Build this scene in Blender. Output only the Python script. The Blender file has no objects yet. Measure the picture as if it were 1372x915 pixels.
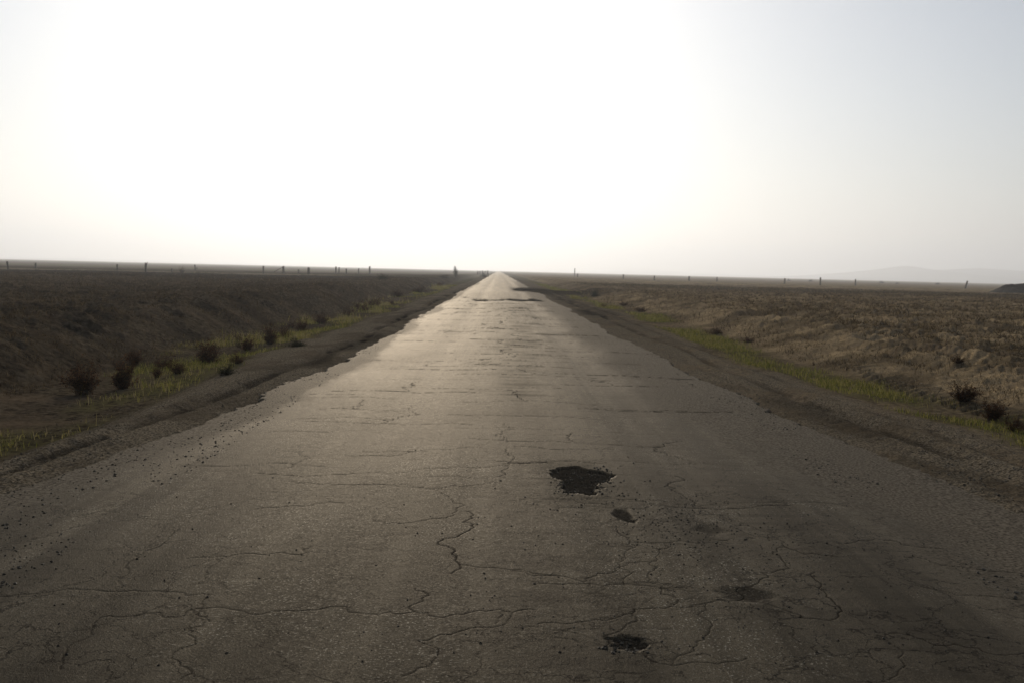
import bpy, math
import numpy as np
from mathutils import Matrix, Vector

rng = np.random.default_rng(7)
scene = bpy.context.scene
COL = scene.collection

# ------------------------------------------------------------------ camera
W, H, F = 1372.0, 915.0, 1334.0
CAM = np.array([0.0, 0.0, 1.65])
def cdir(px, py):
    return np.array([(px - W/2)/F, (H/2 - py)/F, -1.0])
VP = (668.0, 363.0); TILT = 0.0245
_y = cdir(*VP); _y /= np.linalg.norm(_y)
_h = cdir(VP[0] + 1000, VP[1] + 1000*TILT)
_z = np.cross(_h, _y); _z /= np.linalg.norm(_z)
if _z[1] < 0: _z = -_z
_x = np.cross(_y, _z)
R = np.stack([_x, _y, _z])                  # camera -> world
cd = bpy.data.cameras.new("camera"); cam = bpy.data.objects.new("camera", cd); COL.objects.link(cam)
M = Matrix.Identity(4)
for i in range(3):
    for j in range(3): M[i][j] = R[i][j]
    M[i][3] = CAM[i]
cam.matrix_world = M
cd.sensor_width = 36; cd.lens = 36*F/W
cd.clip_start = 0.05; cd.clip_end = 60000
cd.dof.use_dof = True; cd.dof.focus_distance = 7.0; cd.dof.aperture_fstop = 5.0
cd.dof.aperture_blades = 8
scene.camera = cam

def pix(px, py, z=0.0):
    """where a sight line of the photograph meets the height z"""
    d = R @ cdir(px, py)
    t = (z - CAM[2])/d[2]
    return CAM[0] + d[0]*t, CAM[1] + d[1]*t
def pix_at(px, py, dist):
    d = R @ cdir(px, py)
    return CAM + d*(dist/d[1])

# ------------------------------------------------------------------ noise
def _hash(ix, iy, seed):
    h = (ix.astype(np.int64)*374761393 + iy.astype(np.int64)*668265263 + seed*1442695041) & 0xFFFFFFFF
    h = ((h ^ (h >> 13))*1274126177) & 0xFFFFFFFF
    h = (h ^ (h >> 16)) & 0xFFFFFFFF
    return h/4294967295.0
def vn(x, y, seed=0):
    x = np.asarray(x, float); y = np.asarray(y, float)
    ix = np.floor(x); iy = np.floor(y); fx = x - ix; fy = y - iy
    ix = ix.astype(np.int64); iy = iy.astype(np.int64)
    fx = fx*fx*fx*(fx*(fx*6-15)+10); fy = fy*fy*fy*(fy*(fy*6-15)+10)
    a = _hash(ix, iy, seed); b = _hash(ix+1, iy, seed); c = _hash(ix, iy+1, seed); d = _hash(ix+1, iy+1, seed)
    return (a*(1-fx)+b*fx)*(1-fy) + (c*(1-fx)+d*fx)*fy
def fbm(x, y, seed=0, oct=4, gain=0.5):
    s = 0; a = 1; t = 0
    for o in range(oct):
        ca, sa = math.cos(0.6*o), math.sin(0.6*o)
        s = s + a*vn((x*ca-y*sa)*2**o + 17*o, (x*sa+y*ca)*2**o - 9*o, seed+o); t += a; a *= gain
    return s/t
def sst(a, b, x):
    t = np.clip((x-a)/(b-a), 0, 1); return t*t*(3-2*t)
def voro(x, y, seed):
    """F2-F1 of a jittered cell grid"""
    ix = np.floor(x).astype(np.int64); iy = np.floor(y).astype(np.int64)
    f1 = np.full(x.shape, 9.0); f2 = np.full(x.shape, 9.0)
    for dx in (-1, 0, 1):
        for dy in (-1, 0, 1):
            jx = ix+dx; jy = iy+dy
            d = np.hypot(jx + _hash(jx, jy, seed) - x, jy + _hash(jx, jy, seed+1) - y)
            f2 = np.where(d < f1, f1, np.minimum(f2, d)); f1 = np.minimum(f1, d)
    return f2 - f1

# ------------------------------------------------------------------ mesh helpers
def mesh_np(name, V, faces, mat, smooth=True, attrs=None, parent=None, loc=None, mat_index=None):
    """one mesh object from numpy arrays; faces is (n,k)"""
    V = np.ascontiguousarray(V, np.float32); faces = np.ascontiguousarray(faces, np.int32)
    me = bpy.data.meshes.new(name)
    n, k = faces.shape
    me.vertices.add(len(V)); me.vertices.foreach_set("co", V.ravel())
    me.loops.add(n*k); me.loops.foreach_set("vertex_index", faces.ravel())
    me.polygons.add(n)
    me.polygons.foreach_set("loop_start", np.arange(0, n*k, k, dtype=np.int32))
    me.polygons.foreach_set("use_smooth", np.full(n, smooth, bool))
    for key, val in (attrs or {}).items():
        a = me.attributes.new(key, 'FLOAT', 'POINT'); a.data.foreach_set("value", np.ascontiguousarray(val, np.float32).ravel())
    me.materials.append(mat)
    me.update(calc_edges=True); me.validate()
    o = bpy.data.objects.new(name, me); COL.objects.link(o)
    if parent: o.parent = parent
    if loc is not None: o.location = loc
    return o
def grid_faces(nr, nc):
    i = np.arange(nr-1)[:, None]*nc + np.arange(nc-1)[None, :]
    i = i.ravel()
    return np.stack([i, i+1, i+nc+1, i+nc], 1)
def tag(o, label=None, cat=None, group=None, kind=None):
    if label: o['label'] = label
    if cat: o['category'] = cat
    if group: o['group'] = group
    if kind: o['kind'] = kind
    return o

# ------------------------------------------------------------------ materials
class NT:
    def __init__(s, name):
        s.m = bpy.data.materials.new(name); s.m.use_nodes = True
        s.t = s.m.node_tree; s.t.nodes.clear()
        s.out = s.t.nodes.new('ShaderNodeOutputMaterial')
    def n(s, typ, **kw):
        nd = s.t.nodes.new(typ)
        for k, v in kw.items(): setattr(nd, k, v)
        return nd
    def put(s, sock, v):
        if isinstance(v, bpy.types.NodeSocket): s.t.links.new(v, sock)
        elif isinstance(v, (tuple, list)): sock.default_value = tuple(v)+((1.0,) if len(v) == 3 and len(sock.default_value) == 4 else ())
        else: sock.default_value = v
    def attr(s, name): return s.n('ShaderNodeAttribute', attribute_name=name).outputs['Fac']
    def co(s): return s.n('ShaderNodeNewGeometry').outputs['Position']
    def noise(s, scale, detail=3, rough=0.5, vec=None, dist=0.0):
        nd = s.n('ShaderNodeTexNoise'); s.put(nd.inputs['Vector'], vec if vec is not None else s.co())
        nd.inputs['Scale'].default_value = scale; nd.inputs['Detail'].default_value = detail
        nd.inputs['Roughness'].default_value = rough; nd.inputs['Distortion'].default_value = dist
        return nd.outputs['Fac']
    def scale(s, v):
        nd = s.n('ShaderNodeVectorMath', operation='MULTIPLY'); s.put(nd.inputs[0], s.co()); nd.inputs[1].default_value = v
        return nd.outputs[0]
    def ramp(s, f, a, b, lo=0.0, hi=1.0):
        nd = s.n('ShaderNodeMapRange', interpolation_type='SMOOTHSTEP'); s.put(nd.inputs['Value'], f)
        nd.inputs['From Min'].default_value = a; nd.inputs['From Max'].default_value = b
        nd.inputs['To Min'].default_value = lo; nd.inputs['To Max'].default_value = hi
        return nd.outputs['Result']
    def math(s, op, a, b=0.0):
        nd = s.n('ShaderNodeMath', operation=op); s.put(nd.inputs[0], a); s.put(nd.inputs[1], b); return nd.outputs[0]
    def mix(s, f, a, b, blend='MIX'):
        nd = s.n('ShaderNodeMix', data_type='RGBA', blend_type=blend)
        s.put(nd.inputs[0], f); s.put(nd.inputs[6], a); s.put(nd.inputs[7], b); return nd.outputs[2]
    def bump(s, h, strength, dist, normal=None):
        nd = s.n('ShaderNodeBump'); s.put(nd.inputs['Height'], h); nd.inputs['Strength'].default_value = strength
        nd.inputs['Distance'].default_value = dist
        if normal is not None: s.put(nd.inputs['Normal'], normal)
        return nd.outputs['Normal']
    def principled(s, col, rough, normal=None, spec=0.5):
        b = s.n('ShaderNodeBsdfPrincipled'); s.put(b.inputs['Base Color'], col); s.put(b.inputs['Roughness'], rough)
        s.put(b.inputs['Specular IOR Level'], spec); b.inputs['Specular Tint'].default_value = (1.0, 0.86, 0.66, 1)
        if normal is not None: s.put(b.inputs['Normal'], normal)
        return b.outputs[0]
    def done(s, sh): s.put(s.out.inputs['Surface'], sh); return s.m

GRAVEL_A, GRAVEL_B = (0.072, 0.058, 0.040), (0.225, 0.184, 0.128)
def mat_asphalt():
    t = NT("aged_asphalt")
    agg = t.noise(170, 2, 0.6); agg2 = t.noise(75, 2, 0.55); pit = t.noise(38, 3, 0.6); big = t.noise(0.7, 4, 0.6); mid = t.noise(6, 5, 0.65)
    streak = t.noise(1.0, 5, 0.65, t.scale((2.6, 0.06, 1))); drag = t.noise(1.0, 4, 0.6, t.scale((0.9, 7.0, 1)))
    c = t.mix(t.ramp(agg, 0.38, 0.60), (0.055, 0.043, 0.028), (0.230, 0.184, 0.118))
    c = t.mix(t.ramp(mid, 0.35, 0.72, 0.0, 0.5), c, (0.200, 0.163, 0.108))
    c = t.mix(t.ramp(big, 0.38, 0.68, 0.0, 0.45), c, (0.072, 0.058, 0.041))
    c = t.mix(t.ramp(streak, 0.40, 0.60, 0.0, 0.85), c, (0.060, 0.049, 0.033))
    c = t.mix(t.ramp(drag, 0.52, 0.72, 0.0, 0.25), c, (0.056, 0.045, 0.031))
    c = t.mix(t.ramp(pit, 0.60, 0.70, 0.0, 0.75), c, (0.036, 0.029, 0.021))
    c = t.mix(t.math('MULTIPLY', t.ramp(agg2, 0.61, 0.66), t.math('MULTIPLY', t.ramp(big, 0.35, 0.6, 0.9, 0.1), t.ramp(mid, 0.35, 0.6, 0.3, 1.0))), c, (0.62, 0.54, 0.40))  # sparse pale chips, brightened in the colour as sun glints
    # hairline map cracking between the big cracks
    wv = t.n('ShaderNodeVectorMath', operation='ADD'); t.put(wv.inputs[0], t.scale((1, 0.9, 1)))
    nz = t.n('ShaderNodeTexNoise'); t.put(nz.inputs['Vector'], t.co()); nz.inputs['Scale'].default_value = 2.3; nz.inputs['Detail'].default_value = 5; nz.inputs['Roughness'].default_value = 0.65
    sc = t.n('ShaderNodeVectorMath', operation='SCALE'); t.put(sc.inputs[0], nz.outputs['Color']); sc.inputs['Scale'].default_value = 0.55
    t.put(wv.inputs[1], sc.outputs[0])
    hair = None
    for scl, wd, thr in ((1.3, 0.012, 0.36), (3.2, 0.021, 0.44)):
        vo = t.n('ShaderNodeTexVoronoi', feature='DISTANCE_TO_EDGE'); t.put(vo.inputs['Vector'], wv.outputs[0]); vo.inputs['Scale'].default_value = scl
        h = t.math('MULTIPLY', t.ramp(vo.outputs['Distance'], wd, wd*0.3), t.ramp(t.noise(0.55*scl, 3, 0.6), thr, thr+0.08))
        hair = h if hair is None else t.math('MAXIMUM', hair, h)
    hair = t.math('MULTIPLY', hair, 0.9)
    c = t.mix(t.math('MULTIPLY', t.attr('smear'), t.ramp(drag, 0.35, 0.65, 0.25, 1.0)), c, (0.050, 0.040, 0.028))
    dirt = t.attr("dirt")
    dn = t.ramp(t.math('ADD', dirt, t.math('MULTIPLY', t.math('SUBTRACT', t.noise(1.0, 5, 0.65, t.scale((3.2, 0.7, 1))), 0.5), 1.1)), 0.25, 0.95)
    c = t.mix(hair, c, (0.014, 0.012, 0.009))
    c = t.mix(dn, c, t.mix(t.ramp(t.noise(45, 3, 0.6), 0.36, 0.62), (0.078, 0.061, 0.041), (0.25, 0.20, 0.137)))
    c = t.mix(t.attr("worn"), c, t.mix(t.ramp(agg2, 0.4, 0.7), (0.020, 0.017, 0.013), (0.062, 0.051, 0.038)))
    c = t.mix(t.attr("crack"), c, (0.011, 0.009, 0.007))
    nb = t.bump(agg, 0.45, 0.006); nb = t.bump(agg2, 0.35, 0.008, nb); nb = t.bump(pit, 0.16, 0.012, nb); nb = t.bump(t.math('MULTIPLY', hair, -1.0), 0.25, 0.003, nb)
    dull = t.math('MINIMUM', t.math('ADD', t.attr("worn"), t.math('ADD', t.attr("crack"), t.math('MULTIPLY', dn, 0.5))), 1.0)
    df = t.n('ShaderNodeBsdfDiffuse'); t.put(df.inputs['Color'], c); df.inputs['Roughness'].default_value = 0.6; t.put(df.inputs['Normal'], nb)
    gl = t.n('ShaderNodeBsdfGlossy'); gl.inputs['Color'].default_value = (0.95, 0.86, 0.73, 1); t.put(gl.inputs['Roughness'], t.ramp(agg2, 0.3, 0.7, 0.62, 0.42)); t.put(gl.inputs['Normal'], nb)
    fr = t.n('ShaderNodeFresnel'); fr.inputs['IOR'].default_value = 1.22
    fac = t.math('MULTIPLY', t.math('MULTIPLY', fr.outputs[0], 0.155), t.math('SUBTRACT', 1.0, dull))
    mx = t.n('ShaderNodeMixShader'); t.put(mx.inputs[0], fac); t.put(mx.inputs[1], df.outputs[0]); t.put(mx.inputs[2], gl.outputs[0])
    return t.done(mx.outputs[0])

def mat_ground():
    t = NT("field_soil")
    n1 = t.noise(9, 5, 0.65); n2 = t.noise(0.35, 5, 0.6); n3 = t.noise(45, 3, 0.6)
    c = t.mix(t.ramp(n1, 0.3, 0.7), t.mix(t.attr('east'), (0.020, 0.0155, 0.0105), (0.072, 0.055, 0.036)), t.mix(t.attr('east'), (0.125, 0.096, 0.063), (0.24, 0.178, 0.108)))
    c = t.mix(t.math('MULTIPLY', t.attr("dry"), t.ramp(n3, 0.35, 0.65, 0.25, 1.0)), c, (0.40, 0.295, 0.165))
    c = t.mix(t.ramp(n2, 0.42, 0.62, 0.0, 0.6), c, (0.036, 0.028, 0.019))
    c = t.mix(t.ramp(t.noise(1.0, 5, 0.65, t.scale((0.25, 0.7, 1))), 0.50, 0.68, 0.0, 0.55), c, (0.150, 0.108, 0.068))
    c = t.mix(t.math('MULTIPLY', t.attr("green"), t.ramp(n1, 0.35, 0.6)), c, (0.092, 0.090, 0.024))
    c = t.mix(t.attr("gravel"), c, t.mix(t.ramp(n3, 0.4, 0.62), GRAVEL_A, GRAVEL_B))
    c = t.mix(t.attr("dark_soil"), c, (0.014, 0.011, 0.008))
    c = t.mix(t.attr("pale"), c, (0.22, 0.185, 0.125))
    nb = t.bump(n1, 0.5, 0.05); nb = t.bump(n3, 0.6, 0.015, nb)
    return t.done(t.principled(c, 1.0, nb, 0.0))

def mat_leafy(name, cols, trans=0.45):
    """thin plant matter: colour picked by the 'tint' attribute, light passes through"""
    t = NT(name)
    r = t.n('ShaderNodeValToRGB'); t.put(r.inputs['Fac'], t.attr("tint"))
    el = r.color_ramp.elements
    while len(el) < len(cols): el.new(0.5)
    for i, c in enumerate(cols): el[i].position = i/(len(cols)-1); el[i].color = c+(1.0,)
    c = r.outputs['Color']
    d = t.n('ShaderNodeBsdfDiffuse'); t.put(d.inputs['Color'], c)
    tr = t.n('ShaderNodeBsdfTranslucent'); t.put(tr.inputs['Color'], c)
    mx = t.n('ShaderNodeMixShader'); mx.inputs[0].default_value = trans
    t.put(mx.inputs[1], d.outputs[0]); t.put(mx.inputs[2], tr.outputs[0])
    return t.done(mx.outputs[0])

def mat_wood():
    t = NT("weathered_post_wood")
    n = t.noise(1.0, 5, 0.65, t.scale((40, 40, 4)))
    c = t.mix(t.ramp(n, 0.3, 0.7), (0.050, 0.042, 0.034), (0.14, 0.12, 0.095))
    return t.done(t.principled(c, 0.9, t.bump(n, 0.5, 0.01), 0.2))
def mat_hill():
    t = NT("dry_hillside")
    n = t.noise(0.004, 6, 0.6)
    c = t.mix(t.ramp(n, 0.35, 0.65), (0.09, 0.075, 0.05), (0.15, 0.125, 0.08))
    return t.done(t.principled(c, 0.95, None, 0.1))
def mat_stone():
    t = NT("loose_stone")
    r = t.mix(t.attr("tint"), (0.030, 0.026, 0.020), (0.15, 0.128, 0.096))
    return t.done(t.principled(r, 0.8, None, 0.3))
def mat_steel():
    t = NT("galvanised_steel")
    n = t.noise(30, 3)
    return t.done(t.principled(t.mix(n, (0.18, 0.17, 0.16), (0.30, 0.29, 0.27)), 0.6, None, 0.5))
def mat_soilheap():
    t = NT("dug_soil")
    n = t.noise(6, 5, 0.65)
    return t.done(t.principled(t.mix(t.ramp(n, 0.3, 0.7), (0.028, 0.022, 0.016), (0.070, 0.055, 0.040)), 0.95, t.bump(n, 0.6, 0.08), 0.1))

ASPHALT = mat_asphalt(); SOIL = mat_ground(); WOOD = mat_wood(); HILL = mat_hill(); STONE = mat_stone(); STEEL = mat_steel(); HEAP = mat_soilheap()
GRASS = mat_leafy("verge_grass_blades", [(0.022, 0.023, 0.009), (0.125, 0.135, 0.024), (0.25, 0.215, 0.06), (0.24, 0.19, 0.105)], 0.5)
STRAW = mat_leafy("dry_stubble_blades", [(0.032, 0.0235, 0.014), (0.072, 0.051, 0.028), (0.130, 0.093, 0.050), (0.24, 0.18, 0.098)], 0.4)
LEAF = mat_leafy("rusty_dry_foliage", [(0.020, 0.012, 0.008), (0.042, 0.022, 0.012), (0.078, 0.036, 0.017), (0.15, 0.075, 0.032)], 0.5)
GREENLEAF = mat_leafy("dull_green_foliage", [(0.014, 0.015, 0.008), (0.026, 0.028, 0.012), (0.042, 0.044, 0.017), (0.07, 0.065, 0.028)], 0.35)
TWIG = mat_leafy("brown_stems", [(0.020, 0.015, 0.011), (0.055, 0.038, 0.024)], 0.0)

# ------------------------------------------------------------------ terrain shape
PX = np.array([-60, -22, -13, -9.0, -8.2, -7.3, -6.3, -4.9, -4.1, -3.0, -2.2, 2.7, 3.6, 4.6, 5.5, 6.3, 7.0, 8.0, 9.4, 13, 22, 60.])
PZ = np.array([0.10, 0.22, 0.38, 0.45, 0.18, -0.28, -0.34, -0.24, -0.06, 0.005, 0.0, 0.0, 0.005, -0.06, -0.17, -0.23, -0.21, -0.02, 0.24, 0.25, 0.18, 0.10])
def meander(x, y):
    s = np.clip(np.abs(x)/6, 0, 1)**2
    return x + s*(fbm(x*0+3.1, y*0.09, 31, 3)-0.5)*1.6 + s*(fbm(x*0.3, y*0.5, 37, 2)-0.5)*0.6
def rut(x, c, w, d):
    e = (x-c)/w
    return -d*np.exp(-e*e) + 0.30*d*np.exp(-((np.abs(e)-1.9)/0.8)**2)
def lim_left(y): return -2.78 - 1.15*np.exp(-np.clip(y-4, 0, 999)/6) + 0.2*np.exp(-((y-22)/5)**2)
def lim_right(y): return 3.22 + 1.0*np.exp(-np.clip(y-5, 0, 999)/6) - 1.1*np.exp(-((y-86)/10)**2)
def ruts(x, y):
    wob = (vn(y*0.22, y*0+1, 51)-0.5)*0.5
    amp = 0.55 + 0.9*vn(y*0.35, y*0, 52)
    near = 0.8*np.exp(-np.clip(y-5, 0, 999)/7)
    cl = -3.15 - 0.85*np.exp(-np.clip(y-7, 0, 99)/7.0) + wob*0.6
    cl2 = -4.55 + wob
    z = rut(x, cl, 0.15, 0.065)*amp*(0.35+1.1*vn(y*0.9, y*0+3, 54)) + rut(x, cl2, 0.16, 0.05)*(1.4-amp)
    z = z + rut(x, 4.15 + near + wob*0.7, 0.16, 0.05)*amp + rut(x, 3.70 + near + wob, 0.10, 0.035)*(1.5-amp) + rut(x, 4.9+near*0.6+wob*0.5, 0.18, 0.04)
    return z*sst(120, 50, y)*sst(-12, -4, y)
def ground_base(x, y):
    xm = meander(x, y)
    z = np.interp(xm, PX, PZ)
    far = sst(180, 520, np.hypot(x, y))
    z = z*(1-far) - 0.12*far
    return z
def ground_z(x, y):
    x = np.asarray(x, float); y = np.asarray(y, float)
    r = np.hypot(x, y)
    z = ground_base(x, y)
    road = sst(2.2, 3.0, np.where(x < 0.3, 0.3-x, x-0.3)-0.0)      # 0 under the road
    fl = sst(6.6, 9.5, np.abs(x))                                   # fields
    z = z + road*(fbm(x*0.8, y*0.5, 3, 4)-0.5)*0.06
    z = z - 0.10*sst(lim_left(y)-0.1, lim_left(y)+0.5, x)*sst(lim_right(y)+0.1, lim_right(y)-0.5, x)
    z = z + ruts(x, y)
    fw = x + 0.5*(fbm(x*0.2, y*0.15, 33, 3)-0.5)
    z = z + 0.035*np.sin(fw*2*math.pi/0.85)*fl*sst(0, 1, x)*sst(26, 16, x)*sst(160, 60, r)*(0.4+vn(x*0.7, y*0.3, 34))*1.3
    # cloddy tilled soil
    c1 = fbm(x*2.1, y*2.1, 11, 3); c2 = fbm(x*6, y*6, 15, 3)
    lum = np.clip(c1-0.45, 0, 1)*0.30 + (c2-0.5)*0.11 + (fbm(x*13, y*13, 17, 3)-0.5)*0.085
    clod = 1-np.abs(2*fbm(x*1.3, y*0.9, 25, 4)-1)
    right = sst(-1, 1, x)
    str_ = 1-np.abs(2*fbm(x*0.45, y*1.1, 29, 4)-1)
    z = z + fl*sst(260, 60, r)*(lum*(0.9+0.05*right) + (clod-0.6)*(0.12+0.02*right) + (1-right)*(str_-0.7)*0.30)
    z = z + fl*(fbm(x*0.12, y*0.12, 19, 3)-0.5)*0.35*sst(400, 150, r)
    z = z + (1-fl)*road*((c2-0.5)*0.03 + (fbm(x*17, y*17, 27, 2)-0.5)*0.02)*sst(90, 30, r)
    # chevron tread print of a tractor tyre at the foot of the right bank
    u = x - 7.25 - 0.25*(vn(y*0.2, y*0, 77)-0.5)
    tr = sst(0.36, 0.22, np.abs(u))*sst(7, 8.5, y)*sst(26, 20, y)
    z = z + tr*(-0.03 + 0.055*(np.sin((y + 0.5*np.abs(u))*2*math.pi/0.34) > 0.1))
    # dirt approach crossing the ditch on the right, its wheel lip at the road edge
    e = np.exp(-((y-88)/5.5)**2)*sst(3.4, 4.2, x)*sst(24, 14, x)
    z = z*(1-0.85*e) + e*0.03
    z = z + 0.16*np.exp(-((y-84)/1.6)**2)*sst(1.6, 3.6, x)*sst(9, 6, x)*vn(x*1.3, y*0.5, 90)
    return z

# one sheet, fine in front of the road's end and coarse elsewhere, out to the horizon
a_f = np.arange(-36, 36, 0.052); a_c = np.concatenate([np.arange(-180, -60, 4.0), np.arange(-60, -36, 0.4)])
ang = np.radians(np.concatenate([a_c, a_f, -a_c[::-1]]))
rad = [0.4]
while rad[-1] < 12500:
    r = rad[-1]
    rad.append(r + (0.2 if r < 3 else max(0.014, 0.0048*r) if r < 70 else 0.011*r if r < 400 else 0.05*r))
rad = np.array(rad)
Rr, Aa = np.meshgrid(rad, ang, indexing='ij')
gx = (Rr*np.sin(Aa)).ravel(); gy = (Rr*np.cos(Aa)).ravel()
gz = ground_z(gx, gy)
xm = meander(gx, gy); rr = np.hypot(gx, gy)
nA = fbm(gx*0.5, gy*0.22, 61, 4); nB = fbm(gx*1.4, gy*0.9, 65, 4); nC = fbm(gx*0.03, gy*0.06, 69, 4)
bandL = sst(-7.4, -6.4, xm)*sst(-4.3, -4.9, xm); bandR = sst(5.1, 5.8, xm)*sst(7.3, 6.5, xm)
nA = nA + 0.14*sst(1, 3, gx)*sst(17, 10, gy)
green = (bandL*0.7+bandR)*sst(0.35, 0.6, nA)
shoulder = sst(-5.0, -4.3, xm)*sst(0, -1, gx) + sst(5.6, 4.9, xm)*sst(0, 1, gx)
gravel = np.clip(shoulder, 0, 1)*(0.45+0.55*sst(0.30, 0.62, nB))
right = sst(-1, 1, gx)
dry = (sst(6.6, 7.6, xm)*(0.55+0.45*sst(0.3, 0.6, nB)) + sst(-6.9, -7.6, xm)*0.10*sst(0.45, 0.65, nB))
dry = dry*(1-0.6*sst(60, 110, gy)*sst(170, 130, gy))
dark_soil = 0.5*np.exp(-((gy-88)/12)**2)*sst(1.2, 2.4, gx)*sst(13, 7, gx)*sst(0.25, 0.5, nA+0.25) + 0.25*sst(3, 4, gx)*sst(5.4, 4.6, xm)*sst(22, 45, gy)*sst(85, 75, gy)*sst(0.3, 0.55, nB+0.1)  # darker soil round the dirt approach and along the right shoulder
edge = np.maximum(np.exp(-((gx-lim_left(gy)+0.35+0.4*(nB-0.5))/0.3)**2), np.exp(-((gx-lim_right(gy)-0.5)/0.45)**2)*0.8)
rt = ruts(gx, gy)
dark_soil = np.clip(dark_soil*1.8 + 0.6*edge*sst(0.48, 0.62, nA)*sst(100, 70, gy) + np.where(gx < 0, 0.6, 0.4)*sst(-0.015, -0.05, rt)*sst(0.36, 0.60, fbm(gx*3, gy*1.2, 53, 4)+0.05), 0, 1)  # darker in the ruts and beside the asphalt edge, broken by noise
left = 1-right
dark_soil = np.maximum(dark_soil, 0.55*left*sst(72, 95, gy)*sst(150, 128, gy)*sst(-9, -13, gx)*sst(0.3, 0.6, nC+0.1))
dark_soil = np.maximum(dark_soil, 0.5*right*sst(95, 115, gy+0.1*gx)*sst(150, 128, gy+0.1*gx)*sst(10, 14, gx))
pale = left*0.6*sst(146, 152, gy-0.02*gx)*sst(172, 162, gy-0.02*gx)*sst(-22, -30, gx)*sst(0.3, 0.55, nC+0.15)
pale = np.maximum(pale, 0.75*sst(185, 330, rr)*(0.55+0.45*left))  # far dry grass, paled with distance so its colour adds to the haze
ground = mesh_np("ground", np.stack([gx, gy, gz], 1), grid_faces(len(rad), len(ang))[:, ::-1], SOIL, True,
                 dict(green=green, gravel=gravel, dry=dry, dark_soil=dark_soil, pale=pale, east=right))
tag(ground, kind="structure")
del Rr, Aa, nA, nB, nC

# ------------------------------------------------------------------ road
ry = list(np.arange(-14, 2.6, 0.15)); y = 2.6
while y < 70: ry.append(y); y += max(0.006, y*y*0.00038)
while y < 12000: ry.append(y); y += 0.03*y
ry = np.array(ry); rx = np.arange(-4.5, 4.8, 0.0064)
NR, NC = len(ry), len(rx)
XX, YY = np.meshgrid(rx, ry)
dyr = np.gradient(ry)
crack = np.zeros((NR, NC)); worn = np.zeros((NR, NC))
def jag(pts, rough, seed):
    g = np.random.default_rng(seed); pts = [np.array(p, float) for p in pts]
    for it in range(5):
        out = [pts[0]]
        for a, b in zip(pts[:-1], pts[1:]):
            L = np.hypot(*(b-a))
            if L > 0.055:
                nrm = np.array([-(b-a)[1], (b-a)[0]])/max(L, 1e-6)
                out.append((a+b)/2 + nrm*np.clip(g.normal(), -2, 2)*rough*L)
            out.append(b)
        pts = out
    return pts
def draw(pts, w, depth=1.0, rough=0.10, seed=0):
    """a crack: a groove cut along a jagged line"""
    g = np.random.default_rng(seed+999); P = jag(pts, rough, seed)
    ww = w
    for a, b in zip(P[:-1], P[1:]):
        ww = np.clip(ww*g.uniform(0.8, 1.25), 0.45*w, 1.6*w)
        y0, y1 = min(a[1], b[1]), max(a[1], b[1]); x0, x1 = min(a[0], b[0]), max(a[0], b[0])
        i0 = np.searchsorted(ry, y0); loc = dyr[min(i0, NR-1)]
        m = ww*1.5 + max(loc, 0.0072)*1.2
        i0 = np.searchsorted(ry, y0-m); i1 = np.searchsorted(ry, y1+m); j0 = np.searchsorted(rx, x0-m); j1 = np.searchsorted(rx, x1+m)
        if i1 <= i0 or j1 <= j0: continue
        X = XX[i0:i1, j0:j1]; Y = YY[i0:i1, j0:j1]
        d = b-a; L2 = max(d@d, 1e-9)
        t = np.clip(((X-a[0])*d[0]+(Y-a[1])*d[1])/L2, 0, 1)
        ex = X-a[0]-t*d[0]; ey = Y-a[1]-t*d[1]
        dist = np.hypot(ex, ey*np.minimum(1.0, ww/max(loc*0.8, 1e-6)) if loc > ww else ey)
        v = depth*sst(ww*0.5+0.0036, ww*0.5-0.003, dist)
        S = crack[i0:i1, j0:j1]; np.maximum(S, v, out=S)
def pc(lst, w=0.010, depth=1.0, seed=0, rough=0.15): draw([pix(*p) for p in lst], w, depth, rough, seed)
left_cracks = [
    [(0,800),(115,792),(155,794),(200,795),(272,800),(280,802),(274,817)],
    [(155,794),(172,770),(225,725),(240,710)],
    [(82,900),(90,870),(135,830),(215,825),(240,832),(275,820),(310,821),(350,827),(490,829),(555,827),(686,830),(716,826)],
    [(556,795),(559,815),(556,827)], [(250,751),(320,747),(410,744),(417,735)], [(315,748),(275,780)],
    [(622,690),(620,705),(620,720),(610,745),(615,762),(605,775)], [(615,762),(640,767),(680,770),(751,779)],
    [(500,700),(585,700),(612,690),(607,675),(590,665)], [(385,647),(430,652),(510,652),(660,651)],
    [(345,636),(480,636),(590,632),(686,625),(740,622)], [(330,688),(420,678),(462,676)],[(672,830),(664,845)],
    [(686,830),(640,850),(560,905),(540,915)], [(274,817),(262,860),(240,915)],
    [(462,612),(560,606),(640,603)], [(398,600),(402,612),(385,630)], [(676,570),(672,585),(680,596)]]
right_cracks = [
    [(686,772),(751,779),(781,787),(816,775),(851,760),(881,755)], [(716,787),(781,789),(826,790),(886,795),(921,795)],
    [(821,735),(896,732),(936,732),(985,722)],
    [(806,880),(836,850),(846,830),(896,820),(946,815),(986,810),(986,795),(1016,785),(1019,770),(1046,750),(1053,735),(1121,750)],
    [(1031,815),(1071,832),(1111,835),(1128,822),(1108,800),(1091,770)],
    [(1128,822),(1151,835),(1186,855),(1251,870),(1372,880)], [(1191,865),(1208,882),(1206,900),(1190,915)],
    [(1131,732),(1196,727),(1261,735)], [(1211,750),(1261,760),(1372,770)],
    [(746,672),(786,680),(816,682)], [(746,672),(740,690)], [(846,830),(820,838),(780,842),(720,846)],
    [(896,820),(886,795),(868,775),(881,755),(890,735)], [(1053,735),(1040,715),(990,700),(950,690)],
    [(946,815),(950,850),(930,880),(900,900)], [(841,880),(870,893),(930,895),(1000,890)], [(830,700),(845,730),(828,760),(836,790)],
    [(675,622),(705,625),(742,624)], [(1230,790),(1300,800),(1372,805)]]
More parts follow.
